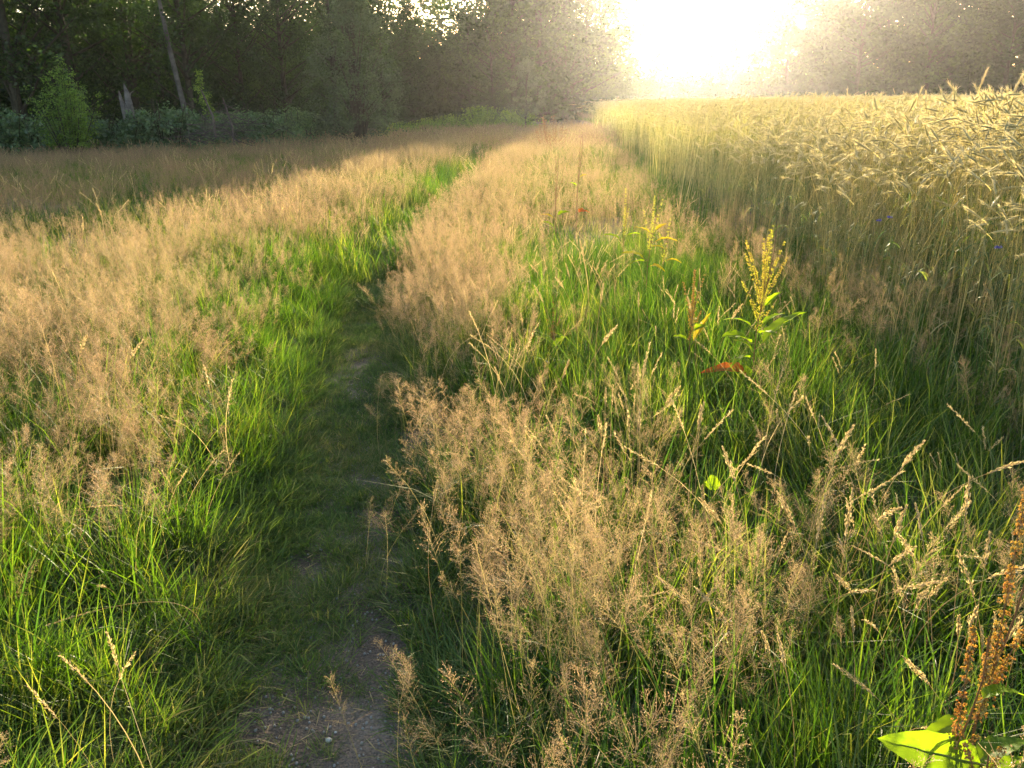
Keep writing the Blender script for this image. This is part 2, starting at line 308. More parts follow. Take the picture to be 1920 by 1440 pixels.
# ------------------------------------------------------------------ instancing
PROTO = {}
def proto(kind, meshes):
    c = bpy.data.collections.new('set_' + kind)
    for i, me in enumerate(meshes):
        o = bpy.data.objects.new('%s_%02d' % (kind, i), me); c.objects.link(o)
    PROTO[kind] = (c, len(meshes))
def scatter(name, kind, x, y, rot, scl, label, cat, z=None):
    c, n = PROTO[kind]; N = len(x)
    me = bpy.data.meshes.new(name); me.vertices.add(N)
    zz = land(x, y) if z is None else z
    me.vertices.foreach_set('co', np.stack([x, y, zz], 1).astype(np.float32).ravel())
    a = me.attributes.new('rot', 'FLOAT_VECTOR', 'POINT'); a.data.foreach_set('vector', rot.astype(np.float32).ravel())
    a = me.attributes.new('scl', 'FLOAT_VECTOR', 'POINT'); a.data.foreach_set('vector', scl.astype(np.float32).ravel())
    a = me.attributes.new('pick', 'INT', 'POINT'); a.data.foreach_set('value', R.integers(0, n, N).astype(np.int32))
    o = obj(name, me, label=label, category=cat, kind='stuff')
    ng = bpy.data.node_groups.new('scatter_' + name, 'GeometryNodeTree')
    ng.interface.new_socket('Geometry', in_out='INPUT', socket_type='NodeSocketGeometry'); ng.interface.new_socket('Geometry', in_out='OUTPUT', socket_type='NodeSocketGeometry')
    Nn = ng.nodes.new; L = ng.links.new; gi = Nn('NodeGroupInput'); go = Nn('NodeGroupOutput')
    ip = Nn('GeometryNodeInstanceOnPoints'); ci = Nn('GeometryNodeCollectionInfo'); ci.inputs[0].default_value = c; ci.inputs[1].default_value = True; ci.inputs[2].default_value = True
    def attr(nm, ty):
        q = Nn('GeometryNodeInputNamedAttribute'); q.data_type = ty; q.inputs[0].default_value = nm; return q.outputs[0]
    L(gi.outputs[0], ip.inputs['Points']); L(ci.outputs[0], ip.inputs['Instance']); ip.inputs['Pick Instance'].default_value = True
    L(attr('pick', 'INT'), ip.inputs['Instance Index']); L(attr('scl', 'FLOAT_VECTOR'), ip.inputs['Scale'])
    e = Nn('FunctionNodeEulerToRotation'); L(attr('rot', 'FLOAT_VECTOR'), e.inputs[0]); L(e.outputs[0], ip.inputs['Rotation'])
    L(ip.outputs[0], go.inputs[0])
    md = o.modifiers.new('scatter', 'NODES'); md.node_group = ng
    return o
def field(y0, y1, per_m2, dens, margin=1.2, xlim=60, lod=None):
    """random ground points in the seen wedge; dens(x,y,d) -> 0..1 keep chance"""
    xm0 = max(-xlim, -(y1 * .68 + margin)); xm1 = min(xlim, y1 * .68 + margin)
    N = int((xm1 - xm0) * (y1 - y0) * per_m2); x = R.uniform(xm0, xm1, N); y = R.uniform(y0, y1, N)
    k = np.abs(x) < (y * .66 + margin); x, y = x[k], y[k]
    d = x - path_x(y); k = R.random(len(x)) < dens(x, y, d); return x[k], y[k]
def rots(n, tilt=.08): return np.stack([R.normal(0, tilt, n), R.normal(0, tilt, n), R.uniform(0, 2 * np.pi, n)], 1)
def scls(n, a, b, zf=1): s = R.uniform(a, b, n); return np.stack([s, s, s * zf], 1)
def ss(a, b, x): t = np.clip((x - a) / (b - a), 0, 1); return t * t * (3 - 2 * t)

# ================================================================== SETTING
def grid_axis(lo, hi, c, step, grow):
    a = [c]; s = step
    while a[-1] < hi: a.append(a[-1] + s); s *= grow if abs(a[-1] - c) > 4 else 1
    b = [c]; s = step
    while b[-1] > lo: b.append(b[-1] - s); s *= grow if abs(b[-1] - c) > 4 else 1
    return np.array(b[:0:-1] + a)
gx = grid_axis(-260, 260, -.5, .06, 1.05); gy = grid_axis(-12, 320, 3.5, .06, 1.05)
GX, GY = np.meshgrid(gx, gy); GZ = land(GX, GY)
mb = MB(); nx, ny = len(gx), len(gy); i = (np.arange(ny - 1)[:, None] * nx + np.arange(nx - 1)[None]).ravel()
mb.add(np.stack([GX, GY, GZ], -1).reshape(-1, 3), np.stack([i, i + 1, i + 1 + nx, i + nx], 1), .5)
obj('ground', mb.mesh('ground', ['soil']), kind='structure', label='bare grey brown soil showing through the grass along the footpath')

# ------------------------------------------------------------------ prototypes of the ground cover
L_ = []
for i in range(6):
    mb = MB(); blades(mb, 95, .13, .16, .46, .0042, 5, .35, .7); blades(mb, 40, .14, .08, .22, .005, 4, .6, .8); L_.append(mb.mesh('meadow_clump', ['blade']))
proto('near_blades', L_)
L_ = []
for i in range(4):
    mb = MB(); blades(mb, 60, .30, .2, .5, .009, 4, .35, .6); L_.append(mb.mesh('meadow_clump_far', ['blade']))
proto('far_blades', L_)
L_ = []
for i in range(6):
    mb = MB(); blades(mb, 100, .085, .025, .085, .0034, 4, 1.0, 1.0, away=1.0); L_.append(mb.mesh('turf_tuft', ['turf']))
proto('turf', L_)
L_ = []
for i in range(8):
    mb = MB(); panicles(mb, 8, .15, .36, .60, .16, 46, 7, .0028, .0014, stemw=.0008); L_.append(mb.mesh('bent_clump', ['stem', 'panicle']))
proto('near_panicles', L_)
L_ = []
for i in range(6):
    mb = MB(); panicles(mb, 15, .25, .36, .6, .18, 18, 4, .007, .0030, stemw=.0016); L_.append(mb.mesh('bent_clump_mid', ['stem', 'panicle']))
proto('mid_panicles', L_)
L_ = []
for i in range(4):
    mb = MB(); panicles(mb, 26, .6, .36, .6, .20, 7, 3, .022, .009, stemw=.004); L_.append(mb.mesh('bent_clump_far', ['stem', 'farseed']))
proto('far_panicles', L_)
L_ = [m_.copy() for m_ in [bpy.data.meshes[n_] for n_ in sorted(q.name for q in bpy.data.meshes if q.name.startswith('bent_clump_mid'))]]
for m_ in L_: m_.materials[1] = M['farseed']
proto('mid_pink', L_)
L_ = []
for i in range(5):
    mb = MB(); brome(mb, 4, .12, .45, .8, .12); L_.append(mb.mesh('brome_clump', ['straw', 'straw']))
proto('brome', L_)
L_ = []
for i in range(6):
    mb = MB()
    for q in range(24): rye(mb, mb, mb, R.uniform(-.2, .2), R.uniform(-.2, .2), R.uniform(1.0, 1.42), R.normal(.4, 1.3), R.uniform(.02, .22), 2)
    L_.append(mb.mesh('rye_clump', ['ryestem', 'ryeear', 'awn', 'ryeleaf']))
proto('near_rye', L_)
L_ = []
for i in range(5):
    mb = MB()
    for q in range(46): rye(mb, mb, mb, R.uniform(-.4, .4), R.uniform(-.4, .4), R.uniform(1.12, 1.42), R.normal(.4, 1.3), R.uniform(.02, .22), 1)
    L_.append(mb.mesh('rye_clump_far', ['ryestem', 'ryeear', 'awn', 'ryeleaf']))
proto('far_rye', L_)

# ------------------------------------------------------------------ ground cover
def bare(x, y):
    """bare soil patches of the path: 1 = bare"""
    b = np.zeros_like(x)
    for (cx, cyy, rx, ry) in ((-.46, 1.80, .25, .28), (-.40, 2.15, .14, .28), (-.72, 1.80, .16, .10), (-.40, 2.5, .07, .14), (-.80, 2.66, .16, .07), (-.66, 3.4, .16, .08), (-.62, 4.9, .13, .18), (-.55, 2.9, .08, .05), (-.46, 1.40, .34, .4)):
        b = np.maximum(b, 1 - ss(.6, 1.15, np.sqrt(((x - cx) / rx) ** 2 + ((y - cyy) / ry) ** 2) + .25 * vn(x, y, .09, 3)))
    return b
def edgeL(y): return np.interp(y, [0, 1.7, 3, 5, 8, 16], [.36, .34, .34, .30, .26, .3])
def edgeR(y): return np.interp(y, [0, 1.7, 3, 5, 8, 16], [.26, .24, .26, .24, .20, .25])
def onpath(x, y, d, pad=0.): return (d > -edgeL(y) - pad + .05 * vn(x, y, .4, 8)) & (d < edgeR(y) + pad + .05 * vn(x, y, .35, 9))
def inrye(x, y, pad=0.): return x > rye_x(y) - pad
def far_left(x, y): return (y > 23 + 0.9 * (x + 20)) & (x < 6)

# turf on the path and underneath the tall grass
x, y = field(.6, 7, 620, lambda x, y, d: np.where(onpath(x, y, d, .15), (1 - .93 * bare(x, y)) * (.7 + .5 * vn(x, y, .22, 4)) + .05, .32), xlim=3.4)
k = np.abs(x - path_x(y)) < 2.0; x, y = x[k], y[k]; n = len(x)
scatter('path_turf', 'turf', x, y, rots(n, .15), scls(n, .4, .95) * (1 + .7 * ss(.16, .4, np.abs(x - path_x(y))))[:, None], 'short trampled green turf growing along the narrow footpath', 'turf')
x, y = field(6.6, 34, 90, lambda x, y, d: np.where(np.abs(d) < .45, .9, np.where(np.abs(d) < 1.1, .5, 0)), xlim=4); n = len(x)
scatter('path_turf', 'turf', x, y, rots(n, .1), scls(n, 1.5, 2.6, .7), 'short green turf on the footpath where it narrows into the distance', 'turf')

def dens_blades(x, y, d):
    g = .62 + .25 * vn(x, y, .7, 11)
    g = g + .35 * ((d < -.25) & (d > -.75))            # bright green verge left of the path
    g = g + .25 * ss(.9, 1.5, d) + .3 * ss(-1.0, -1.8, d) * (y < 3)
    g = np.where(onpath(x, y, d, .0), 0.0, g)
    return np.where(inrye(x, y, .0), .75, g)
x, y = field(.75, 8, 46, dens_blades); n = len(x); d = x - path_x(y)
hs = np.interp(np.abs(d), [.28, .38, .85], [.28, .42, 1.05])
scatter('meadow_grass', 'near_blades', x, y, rots(n, .16), scls(n, .75, 1.2) * np.stack([hs ** .4, hs ** .4, hs], 1), 'lush green grass blades standing either side of the footpath', 'grass')
x, y = field(7.6, 26, 17, lambda x, y, d: np.where(onpath(x, y, d, .0), 0, np.where(inrye(x, y, -.5), .1, np.where(d < -3, .38, .6) + .35 * vn(x, y, 1.5, 12))), margin=2); n = len(x)
scatter('meadow_grass', 'far_blades', x, y, rots(n, .1), scls(n, .7, 1.05), 'green meadow grass farther up the field between the pink seed heads', 'grass')
x, y = field(26, 95, 1.6, lambda x, y, d: np.where(inrye(x, y, -1), 0, np.where(far_left(x, y), .0, .6)), margin=3); n = len(x)
scatter('meadow_grass', 'far_blades', x, y, rots(n, .1), scls(n, 1.1, 1.5, .6), 'thin distant meadow grass in front of the woods', 'grass')

def dens_pan(x, y, d):
    right = ss(.16, .34, d) * (1 - ss(.75, 1.25, d)) + .22 * ss(.75, 1.2, d) * (.4 + .8 * vn(x, y, .6, 22))
    left = ss(.45, .8, -d) * .85 * np.clip(.62 + .95 * vn(x, y, .6, 23), np.interp(y, [2, 5], [.35, .12]), 1)
    g = np.where(d > 0, right * np.clip(.7 + .6 * vn(x, y, .5, 21), .1, 1) * np.interp(y, [1, 2.6], [.5, 1]) * np.where((y < 2.4) & (d < .42), .15, 1), left)
    for (qx, qy) in ((1.15, 3.75), (.98, 4.05), (1.02, 5.6), (.25, 4.3)):
        t_ = np.clip((x * qx + y * qy) / (qx * qx + qy * qy), .72, 1.02); dd = np.hypot(x - qx * t_, y - qy * t_); g = g * ss(.10, .24, dd)
    e_ = np.abs(x - rye_x(y) - .05)
    return np.maximum(np.where(inrye(x, y, .1), .02, g), .20 * (1 - ss(.2, .5, e_)))
x, y = field(.9, 8, 58, dens_pan); n = len(x); d = x - path_x(y)
hs = np.where(d > 0, np.interp(d, [.2, .45], [.6, 1.05]), np.interp(-d, [.5, 1.1], [.65, 1.0])); hs *= 1 + .15 * vn(x, y, .8, 31)
scatter('bent_grass', 'near_panicles', x, y, rots(n, .14), scls(n, .85, 1.15) * np.stack([hs ** .3, hs ** .3, hs], 1), 'airy pinkish tan bent grass seed heads beside the footpath', 'grass')
def dens_pan2(x, y, d):
    g = np.where(d > 0, ss(.1, .4, d) * np.where(d < 1.3, 1, .45), ss(-.35, -.7, d) * np.clip(.7 + .5 * vn(x, y, 1.6, 24), .15, 1))
    return np.where(inrye(x, y, .2), 0, g)
x, y = field(8, 24, 15, dens_pan2, margin=2); d = x - path_x(y); k = (d < -2.2 - 1.2 * vn(x, y, 2., 55) - .0 * y) & (y > 9.5)
x2, y2 = x[k], y[k]; t_ = R.random(len(x2)) < np.clip(.85 + .5 * vn(x2, y2, 2.6, 56), .35, 1); x2, y2 = x2[t_], y2[t_]; x, y = x[~k], y[~k]
scatter('bent_grass', 'mid_pink', x2, y2, rots(len(x2), .1), scls(len(x2), .8, 1.05), 'mauve brown seed heads coloured duller for the tree shade on the left meadow', 'grass'); n = len(x)
scatter('bent_grass', 'mid_panicles', x, y, rots(n, .1), scls(n, .8, 1.1), 'pinkish tan bent grass haze in the middle of the meadow', 'grass')
x, y = field(24, 100, 2.6, lambda x, y, d: np.where(inrye(x, y, 0), 0, np.where(far_left(x, y), 0., .9)), margin=3); n = len(x)
scatter('bent_grass', 'far_panicles', x, y, rots(n, .06), scls(n, .85, 1.15), 'far sweep of pink bent grass reaching the hedge and woods', 'grass')
x, y = field(1.0, 9, 9, lambda x, y, d: np.where(inrye(x, y, .3) | (np.abs(d) < .35), 0, np.where(d > .7, .75, .15))); n = len(x)
scatter('dry_grass', 'brome', x, y, rots(n, .2), scls(n, .55, .95), 'dry straw coloured brome heads among the green grass by the rye', 'grass')
x, y = field(9, 40, 1.8, lambda x, y, d: np.where(inrye(x, y, .2) | (np.abs(d) < .5), 0, .7), margin=2); n = len(x)
scatter('dry_grass', 'brome', x, y, rots(n, .1), scls(n, .8, 1.15), 'tall pale dry grass stalks dotted over the distant meadow', 'grass')

# rye
EDGE = .33
x, y = field(1.6, 11, 7.5, lambda x, y, d: ss(EDGE - .15, EDGE + .9, x - rye_x(y) + .2 * vn(x, y, .5, 41)) * .75 + np.where(x > rye_x(y) + EDGE, .25, 0)); n = len(x)
scatter('rye_field', 'near_rye', x, y, rots(n, .07), scls(n, .95, 1.08) * (.82 + .30 * ss(.25, 1.6, x - rye_x(y)) * (1 - .5 * ss(4, 9, y)))[:, None], 'ripening golden rye crop with bristly nodding ears', 'rye')
x, y = field(11, 34, 3.6, lambda x, y, d: ss(-.1, 1.3, x - rye_x(y) + .5 * vn(x, y, 1.2, 42)), margin=2); n = len(x)
scatter('rye_field', 'far_rye', x, y, rots(n, .05), scls(n, .95, 1.08), 'golden rye in the middle of the field', 'rye')
x, y = field(34, 118, .8, lambda x, y, d: np.where(x > rye_x(y) + .4, 1., 0), margin=3, xlim=90); n = len(x)
sx = scls(n, .96, 1.06); sx[:, :2] *= 2.0
scatter('rye_field', 'far_rye', x, y, rots(n, .02), sx, 'far side of the rye field below the dark woods', 'rye')

class Each:
    def __init__(s): s.all = []
    def ribbons(s, *a): m = MB(); m.ribbons(*a); s.all.append(m)
# individual rye plants along the margin of the crop
kinds = []
for i in range(7):
    s_, e_, l_ = MB(), MB(), Each()
    rye(s_, e_, l_, 0, 0, R.uniform(1.2, 1.45), R.normal(.4, 1.3), R.uniform(.03, .25), 2)
    me_s = s_.mesh('rye_stem', ['ryestem']); me_e = e_.mesh('rye_ear', ['ryestem', 'ryeear', 'awn']); me_l = [q.mesh('rye_leaf', ['ryeleaf']) for q in l_.all]
    r0 = thing('rye_plant', 'single rye stalk with bristly nodding ear at the near margin of the rye field', 'rye plant', (0, 0, 0), 0, 'rye stalks along the near margin of the field')
    obj('stem', me_s, r0); obj('ear', me_e, r0); [obj('leaf', q, r0) for q in me_l]; kinds.append(r0)
cnt = 0; used = set()
ys = np.sort(R.uniform(2.3, 10.5, 285) ** 1.0)
for q, yy in enumerate(ys):
    xx = rye_x(yy) - .12 + .75 * R.random() ** .7; kd = R.integers(0, 7)
    o = kinds[kd] if kd not in used else copy_tree(kinds[kd])
    used.add(kd)
    o.location = (xx, yy, zland(xx, yy) - .01); s = R.uniform(.72, .98); o.scale = (s, s, s); o.rotation_euler = (R.normal(0, .05), R.normal(0, .05), R.uniform(-1.2, 1.2))
for kd in range(7):
    if kd not in used:
        for ch in list(kinds[kd].children): bpy.data.objects.remove(ch)
        bpy.data.objects.remove(kinds[kd])

# ================================================================== WOODS
def leaf_cloud(mb, centers, rads, n_per, l0, l1, m=0, flat=.75):
    for c, r in zip(centers, rads):
        p = rdir(n_per) * (R.random((n_per, 1)) ** .45) * r * np.array([1, 1, flat]) + c
        d = unit(rdir(n_per) * np.array([1, 1, .5]) + np.array([0, 0, -.25])); l = R.uniform(l0, l1, n_per)
        rr = np.clip(R.random(n_per) * .5 + R.random() * .5, 0, 1)
        mb.diamonds(p, d, l, l * .62, perp(d), rr, m)
def make_tree(h, crown_r, crown_z0, ncl, n_per, l0, l1, trunk_r=.18, lean=.03, low=False):
    t = np.linspace(0, 1, 8); ln = R.uniform(-lean, lean, 2) * h
    tr = np.stack([ln[0] * t + R.normal(0, .03, 8) * t, ln[1] * t, h * .92 * t], 1); tb = MB(); tb.tube(tr, np.interp(t, [0, .05, 1], [trunk_r * 1.3, trunk_r, .03]), 8)
    cb = MB(); cs_, rs = [], []
    for i in range(ncl):
        u = R.random() ** .9; z = crown_z0 + (h - crown_z0) * u
        prof = crown_r * (np.sin(np.pi * np.clip(u * .86 + .16, 0, 1)) ** .7); a = R.uniform(0, 2 * np.pi); r = prof * (R.random() ** .4)
        c = np.array([ln[0] * z / h + r * math.cos(a), ln[1] * z / h + r * math.sin(a), z]); cs_.append(c); rs.append(R.uniform(.35, .75) * crown_r * .36)
        if i % 3 == 0:
            li = np.clip(z / h - .12, .05, .95) * 7; lo = int(li); b = tr[lo] + (tr[min(lo + 1, 7)] - tr[lo]) * (li - lo)
            mid = (b + c) / 2 + np.array([0, 0, -.1]) ; tb.tube([b, mid, c], np.array([.05, .03, .012]) * h / 10, 4)
    leaf_cloud(cb, cs_, rs, n_per, l0, l1)
    return tb, cb
LEAFM = 'leaf'
def tree_kind(name, h, cr, z0, ncl, npr, l0, l1, tr=.18, mat='leaf'):
    tb, cb = make_tree(h, cr, z0, ncl, npr, l0, l1, tr)
    return tb.mesh(name + '_trunk', ['bark']), cb.mesh(name + '_crown', [mat])
def place_tree(kind, px, yy, label, s=1, rz=None, group=None, name='oak_tree', cat='tree', zs=1):
    g_ = at_y(px, 200, yy); o = thing(name, label, cat, (g_.x, yy, -.05), R.uniform(0, 6.28) if rz is None else rz, group, (s, s, s * zs))
    obj('trunk', kind[0], o); obj('crown', kind[1], o); return o
KA = [tree_kind('broadleaf', h, cr, z0, 120, 110, .09, .17, tr) for h, cr, z0, tr in ((11, 3.2, 1.9, .2), (13, 3.0, 2.6, .17), (9.5, 2.8, 1.2, .13))]
KB = [tree_kind('far_broadleaf', h, cr, z0, 150, 60, .16, .30, .2) for h, cr, z0 in ((12, 4.2, .6), (14, 4.6, .8), (10, 3.6, .4))]
KC = []
for h, cr, z0 in ((12, 4.2, .4), (14, 4.6, .5), (11, 4.0, .3)):
    tb, cb = make_tree(h, cr, z0, 110, 60, .28, .50, .2); KC.append((tb.mesh('wood_trunk', ['bark']), cb.mesh('wood_crown', ['leaf'])))
near_trees = [  # px, distance, kind, scale, label
    (30, 29, 1, 1.05, 'dark tree with a bare trunk at the far left behind the hedge'),
    (-120, 30, 0, 1.0, 'dark tree cut by the left edge behind the hedge'),
    (150, 31, 0, .95, 'dark tree behind the rounded bush at left'),
    (255, 33, 1, 1.0, 'tall dark tree behind the broken snag'),
    (360, 32, 2, 1.0, 'leafy tree behind the leaning pale trunk'),
    (455, 34, 1, .62, 'slender tree with sky showing through its top left of the big shrub'),
    (535, 36, 0, .70, 'tree directly left of the big rounded shrub with sky gaps above'),
    (630, 40, 2, 1.05, 'tree standing just behind the big rounded shrub')]
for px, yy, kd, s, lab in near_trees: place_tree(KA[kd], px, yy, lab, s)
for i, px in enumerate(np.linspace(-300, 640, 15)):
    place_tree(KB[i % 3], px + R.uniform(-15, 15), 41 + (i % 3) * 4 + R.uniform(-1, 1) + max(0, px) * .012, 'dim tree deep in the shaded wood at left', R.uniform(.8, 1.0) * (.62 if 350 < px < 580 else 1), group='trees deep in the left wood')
mid = [(720, 52, .66), (775, 60, .56), (830, 62, .50), (880, 60, .60), (925, 58, .62), (965, 60, 1.15), (1010, 64, 1.15), (1060, 72, 1.25)]
midlab = ['low tree right of the big shrub', 'tree at the dip in the skyline', 'tree below the white sky opening', 'feathery tree right of the sky opening', 'rounded tree in the middle of the skyline',
          'tall tree rising right of the skyline dip', 'tall hazy tree nearest the glare', 'bleached tree at the left side of the sun glare']
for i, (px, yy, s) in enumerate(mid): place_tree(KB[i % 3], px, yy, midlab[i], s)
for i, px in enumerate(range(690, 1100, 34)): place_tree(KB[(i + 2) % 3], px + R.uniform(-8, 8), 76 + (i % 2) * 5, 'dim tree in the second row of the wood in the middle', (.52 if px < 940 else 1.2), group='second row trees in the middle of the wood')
for i, px in enumerate(range(1130, 1440, 48)): place_tree(KB[i % 3], px, 128 + (i % 2) * 9, 'low bleached tree beneath the setting sun across the rye', (1.3, 1.05, .82, .66, .70, .92, 1.25)[i], group='low trees beneath the sun')  # heights shaped as a dip so white sky forms the sun's glare
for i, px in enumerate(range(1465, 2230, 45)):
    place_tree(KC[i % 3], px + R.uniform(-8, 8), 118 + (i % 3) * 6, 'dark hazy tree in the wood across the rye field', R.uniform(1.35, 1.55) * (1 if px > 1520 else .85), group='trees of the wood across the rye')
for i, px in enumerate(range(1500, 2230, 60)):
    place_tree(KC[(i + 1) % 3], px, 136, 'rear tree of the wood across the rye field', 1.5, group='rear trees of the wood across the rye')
# undergrowth and distant wood mass behind: shared leaf clumps
L_ = []
for i in range(4):
    mb = MB(); cs_ = [np.array([R.normal(0, .9), R.normal(0, .9), abs(R.normal(0, 1.3))]) for _ in range(26)]
    leaf_cloud(mb, cs_, R.uniform(.3, .6, 26), 60, .08, .15); L_.append(mb.mesh('understorey', ['leaf']))
proto('understorey', L_)
def line_pts(pts, n, jit):
    pts = np.array(pts, float); t = R.uniform(0, len(pts) - 1.001, n); i = t.astype(int); p = pts[i] + (pts[i + 1] - pts[i]) * (t - i)[:, None]; return p[:, 0] + R.normal(0, jit, n), p[:, 1] + R.normal(0, jit, n)
x, y = line_pts([(-34, 30), (-22, 42), (-10, 58), (4, 74), (9, 90)], 170, 1.5); n = len(x)
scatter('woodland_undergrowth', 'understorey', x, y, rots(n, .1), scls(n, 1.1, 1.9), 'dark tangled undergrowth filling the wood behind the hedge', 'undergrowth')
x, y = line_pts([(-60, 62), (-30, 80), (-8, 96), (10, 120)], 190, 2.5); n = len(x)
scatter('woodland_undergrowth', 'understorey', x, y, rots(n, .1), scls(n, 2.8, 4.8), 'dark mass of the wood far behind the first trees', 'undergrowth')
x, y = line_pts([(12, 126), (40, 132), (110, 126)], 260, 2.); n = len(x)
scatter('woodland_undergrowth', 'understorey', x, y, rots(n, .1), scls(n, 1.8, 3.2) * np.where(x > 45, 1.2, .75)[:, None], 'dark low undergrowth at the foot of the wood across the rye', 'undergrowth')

# bramble hedge: separate thickets
def thicket_mesh(rx, rz, n, l0, l1, mat):
    f = MB(); ncl = n // 34; cs_ = []
    for i in range(ncl):
        d = rdir(1, 0, 1)[0]; r = R.random() ** .3; cs_.append(d * r * np.array([rx, rx * .7, rz]))
    leaf_cloud(f, cs_, R.uniform(.15, .34, ncl), 34, l0, l1, flat=.8)
    c = MB()
    for i in range(26):
        a = R.uniform(0, 2 * np.pi); r = R.uniform(.4, 1.05) * rx; z = rz * R.uniform(.6, 1.12)
        p0 = np.array([.3 * r * math.cos(a), .3 * r * math.sin(a), 0]); p2 = np.array([r * math.cos(a), r * .8 * math.sin(a), z * .6]); p1 = np.array([.7 * r * math.cos(a), .6 * r * math.sin(a), z])
        c.tube([p0, (p0 + p1) / 2 + [0, 0, .15], p1, (p1 + p2) / 2 + [0, 0, .06], p2], [.010, .009, .007, .005, .003], 4)
    return c.mesh('cane', ['bark']), f.mesh('foliage', [mat])
TK = [thicket_mesh(1.7, 1.5, 6600, .07, .12, 'bramble') for _ in range(3)]
hb = [(-60, 24.5), (10, 25), (60, 25.6), (165, 25.8), (235, 26.3), (300, 26.6), (345, 27.2), (395, 27.8), (450, 28.4), (500, 29), (550, 30)]
hl = ['bramble thicket cut off by the left edge of the picture', 'sunlit topped bramble thicket at the left edge', 'bramble thicket in front of the rounded bush', 'bramble thicket just right of the rounded bush', 'bramble thicket below the broken snag', 'highest bright green bramble thicket right of the snag',
      'bramble thicket at the foot of the leaning trunk', 'bramble thicket behind the brushwood pile', 'grey green bramble thicket right of the brushwood pile', 'bramble thicket left of the big shrub', 'bramble thicket touching the big rounded shrub']
for i, ((px, yy), lab) in enumerate(zip(hb, hl)):
    g_ = at_y(px, 200, yy); o = thing('bramble_thicket', lab, 'bramble', (g_.x, yy, 0), R.uniform(-.6, .6), 'bramble thickets in the hedge', (1, 1, (.98, 1.04, .92, .95, .80, 1.1, 1.02, .86, 1.0, .95, 1.0)[i]))
    obj('cane', TK[i % 3][0], o); obj('foliage', TK[i % 3][1], o)
TL = thicket_mesh(1.5, .85, 4200, .06, .11, 'leaf2')
for i, (px, yy, s, lab) in enumerate([(745, 36, .9, 'low light green bramble right of the big shrub'), (800, 40, 1.0, 'low light green bramble beneath the skyline dip'), (850, 42, 1.1, 'light green bramble in the middle of the far hedge'), (905, 44, 1.5, 'taller light green bramble near the small far tree'), (960, 50, 1.3, 'light green bramble at the far end of the meadow')]):
    g_ = at_y(px, 200, yy); o = thing('bramble_thicket', lab, 'bramble', (g_.x, yy, 0), R.uniform(-.6, .6), None, s)
    obj('cane', TL[0], o); obj('foliage', TL[1], o)
# rounded sunlit bush, far left
c = MB(); f = MB(); cs_ = []
for i in range(34):
    a = R.uniform(0, 2 * np.pi); r = R.uniform(.1, 1.0); h = R.uniform(1.9, 2.85) * (1.05 - .32 * r); p = np.array([r * math.cos(a), r * math.sin(a), h]); c.tube([[.1 * math.cos(a), .1 * math.sin(a), 0], p * [.6, .6, .55], p], [.02, .012, .004], 4)
    for u in np.linspace(.35, 1, 6): cs_.append(p * np.array([.5 + .5 * u, .5 + .5 * u, u]))
leaf_cloud(f, cs_, R.uniform(.12, .24, len(cs_)), 38, .04, .08)
g_ = at_y(118, 200, 24.2); o = thing('willow_bush', 'rounded light green bush with upright shoots above the hedge at left', 'bush', (g_.x, 24.2, 0)); obj('branch', c.mesh('branch', ['bark']), o); obj('foliage', f.mesh('foliage', ['leaf2']), o)
# big rounded shrub in the middle left
tb = MB(); f = MB(); cs_ = []; rs = []
for i in range(210):
    u = R.random(); a = R.uniform(0, 2 * np.pi); pr = 1.65 * (math.sin(math.pi * min(1, u * .78 + .22)) ** .75); r = pr * R.random() ** .4
    cs_.append(np.array([r * math.cos(a), r * math.sin(a), .3 + 4.6 * u])); rs.append(R.uniform(.22, .42))
    if i % 6 == 0: tb.tube([[.08 * math.cos(a), .08 * math.sin(a), 0], [.3 * r * math.cos(a), .3 * r * math.sin(a), (.3 + 4.6 * u) * .6], cs_[-1]], [.05, .03, .008], 5)
leaf_cloud(f, cs_, rs, 75, .05, .10)
g_ = at_y(668, 200, 29); o = thing('hazel_shrub', 'big rounded dark shrub standing in front of the wood left of centre', 'shrub', (g_.x, 29, 0)); obj('branch', tb.mesh('branch', ['bark']), o); obj('foliage', f.mesh('foliage', ['shrub']), o)
# pointed sapling
tb = MB(); f = MB(); tb.tube([[0, 0, 0], [.02, 0, 1.2], [-.12, 0, 2.55]], [.03, .02, .005], 5)
cs_ = [np.array([-.05 * z + R.normal(0, .16 * (2.7 - z) / 1.5), R.normal(0, .16 * (2.7 - z) / 1.5), z]) for z in np.linspace(.7, 2.6, 26)]
leaf_cloud(f, cs_, [.10 + .05 * (2.7 - q[2]) for q in cs_], 34, .05, .09)
g_ = at_y(388, 200, 27.5); o = thing('sapling', 'narrow pointed bright green sapling rising above the hedge', 'tree', (g_.x, 27.5, 0)); obj('trunk', tb.mesh('trunk', ['bark']), o); obj('foliage', f.mesh('foliage', ['leaf2']), o)
# small far trees with pale crown
g_ = at_y(985, 200, 46); kd = tree_kind('young', 3.6, 1.2, .9, 46, 60, .07, .14, .05, 'shrub')
o = thing('young_tree', 'small young tree with thin twin stems at the far end of the meadow', 'tree', (g_.x, 46, 0)); obj('trunk', kd[0], o); obj('crown', kd[1], o)
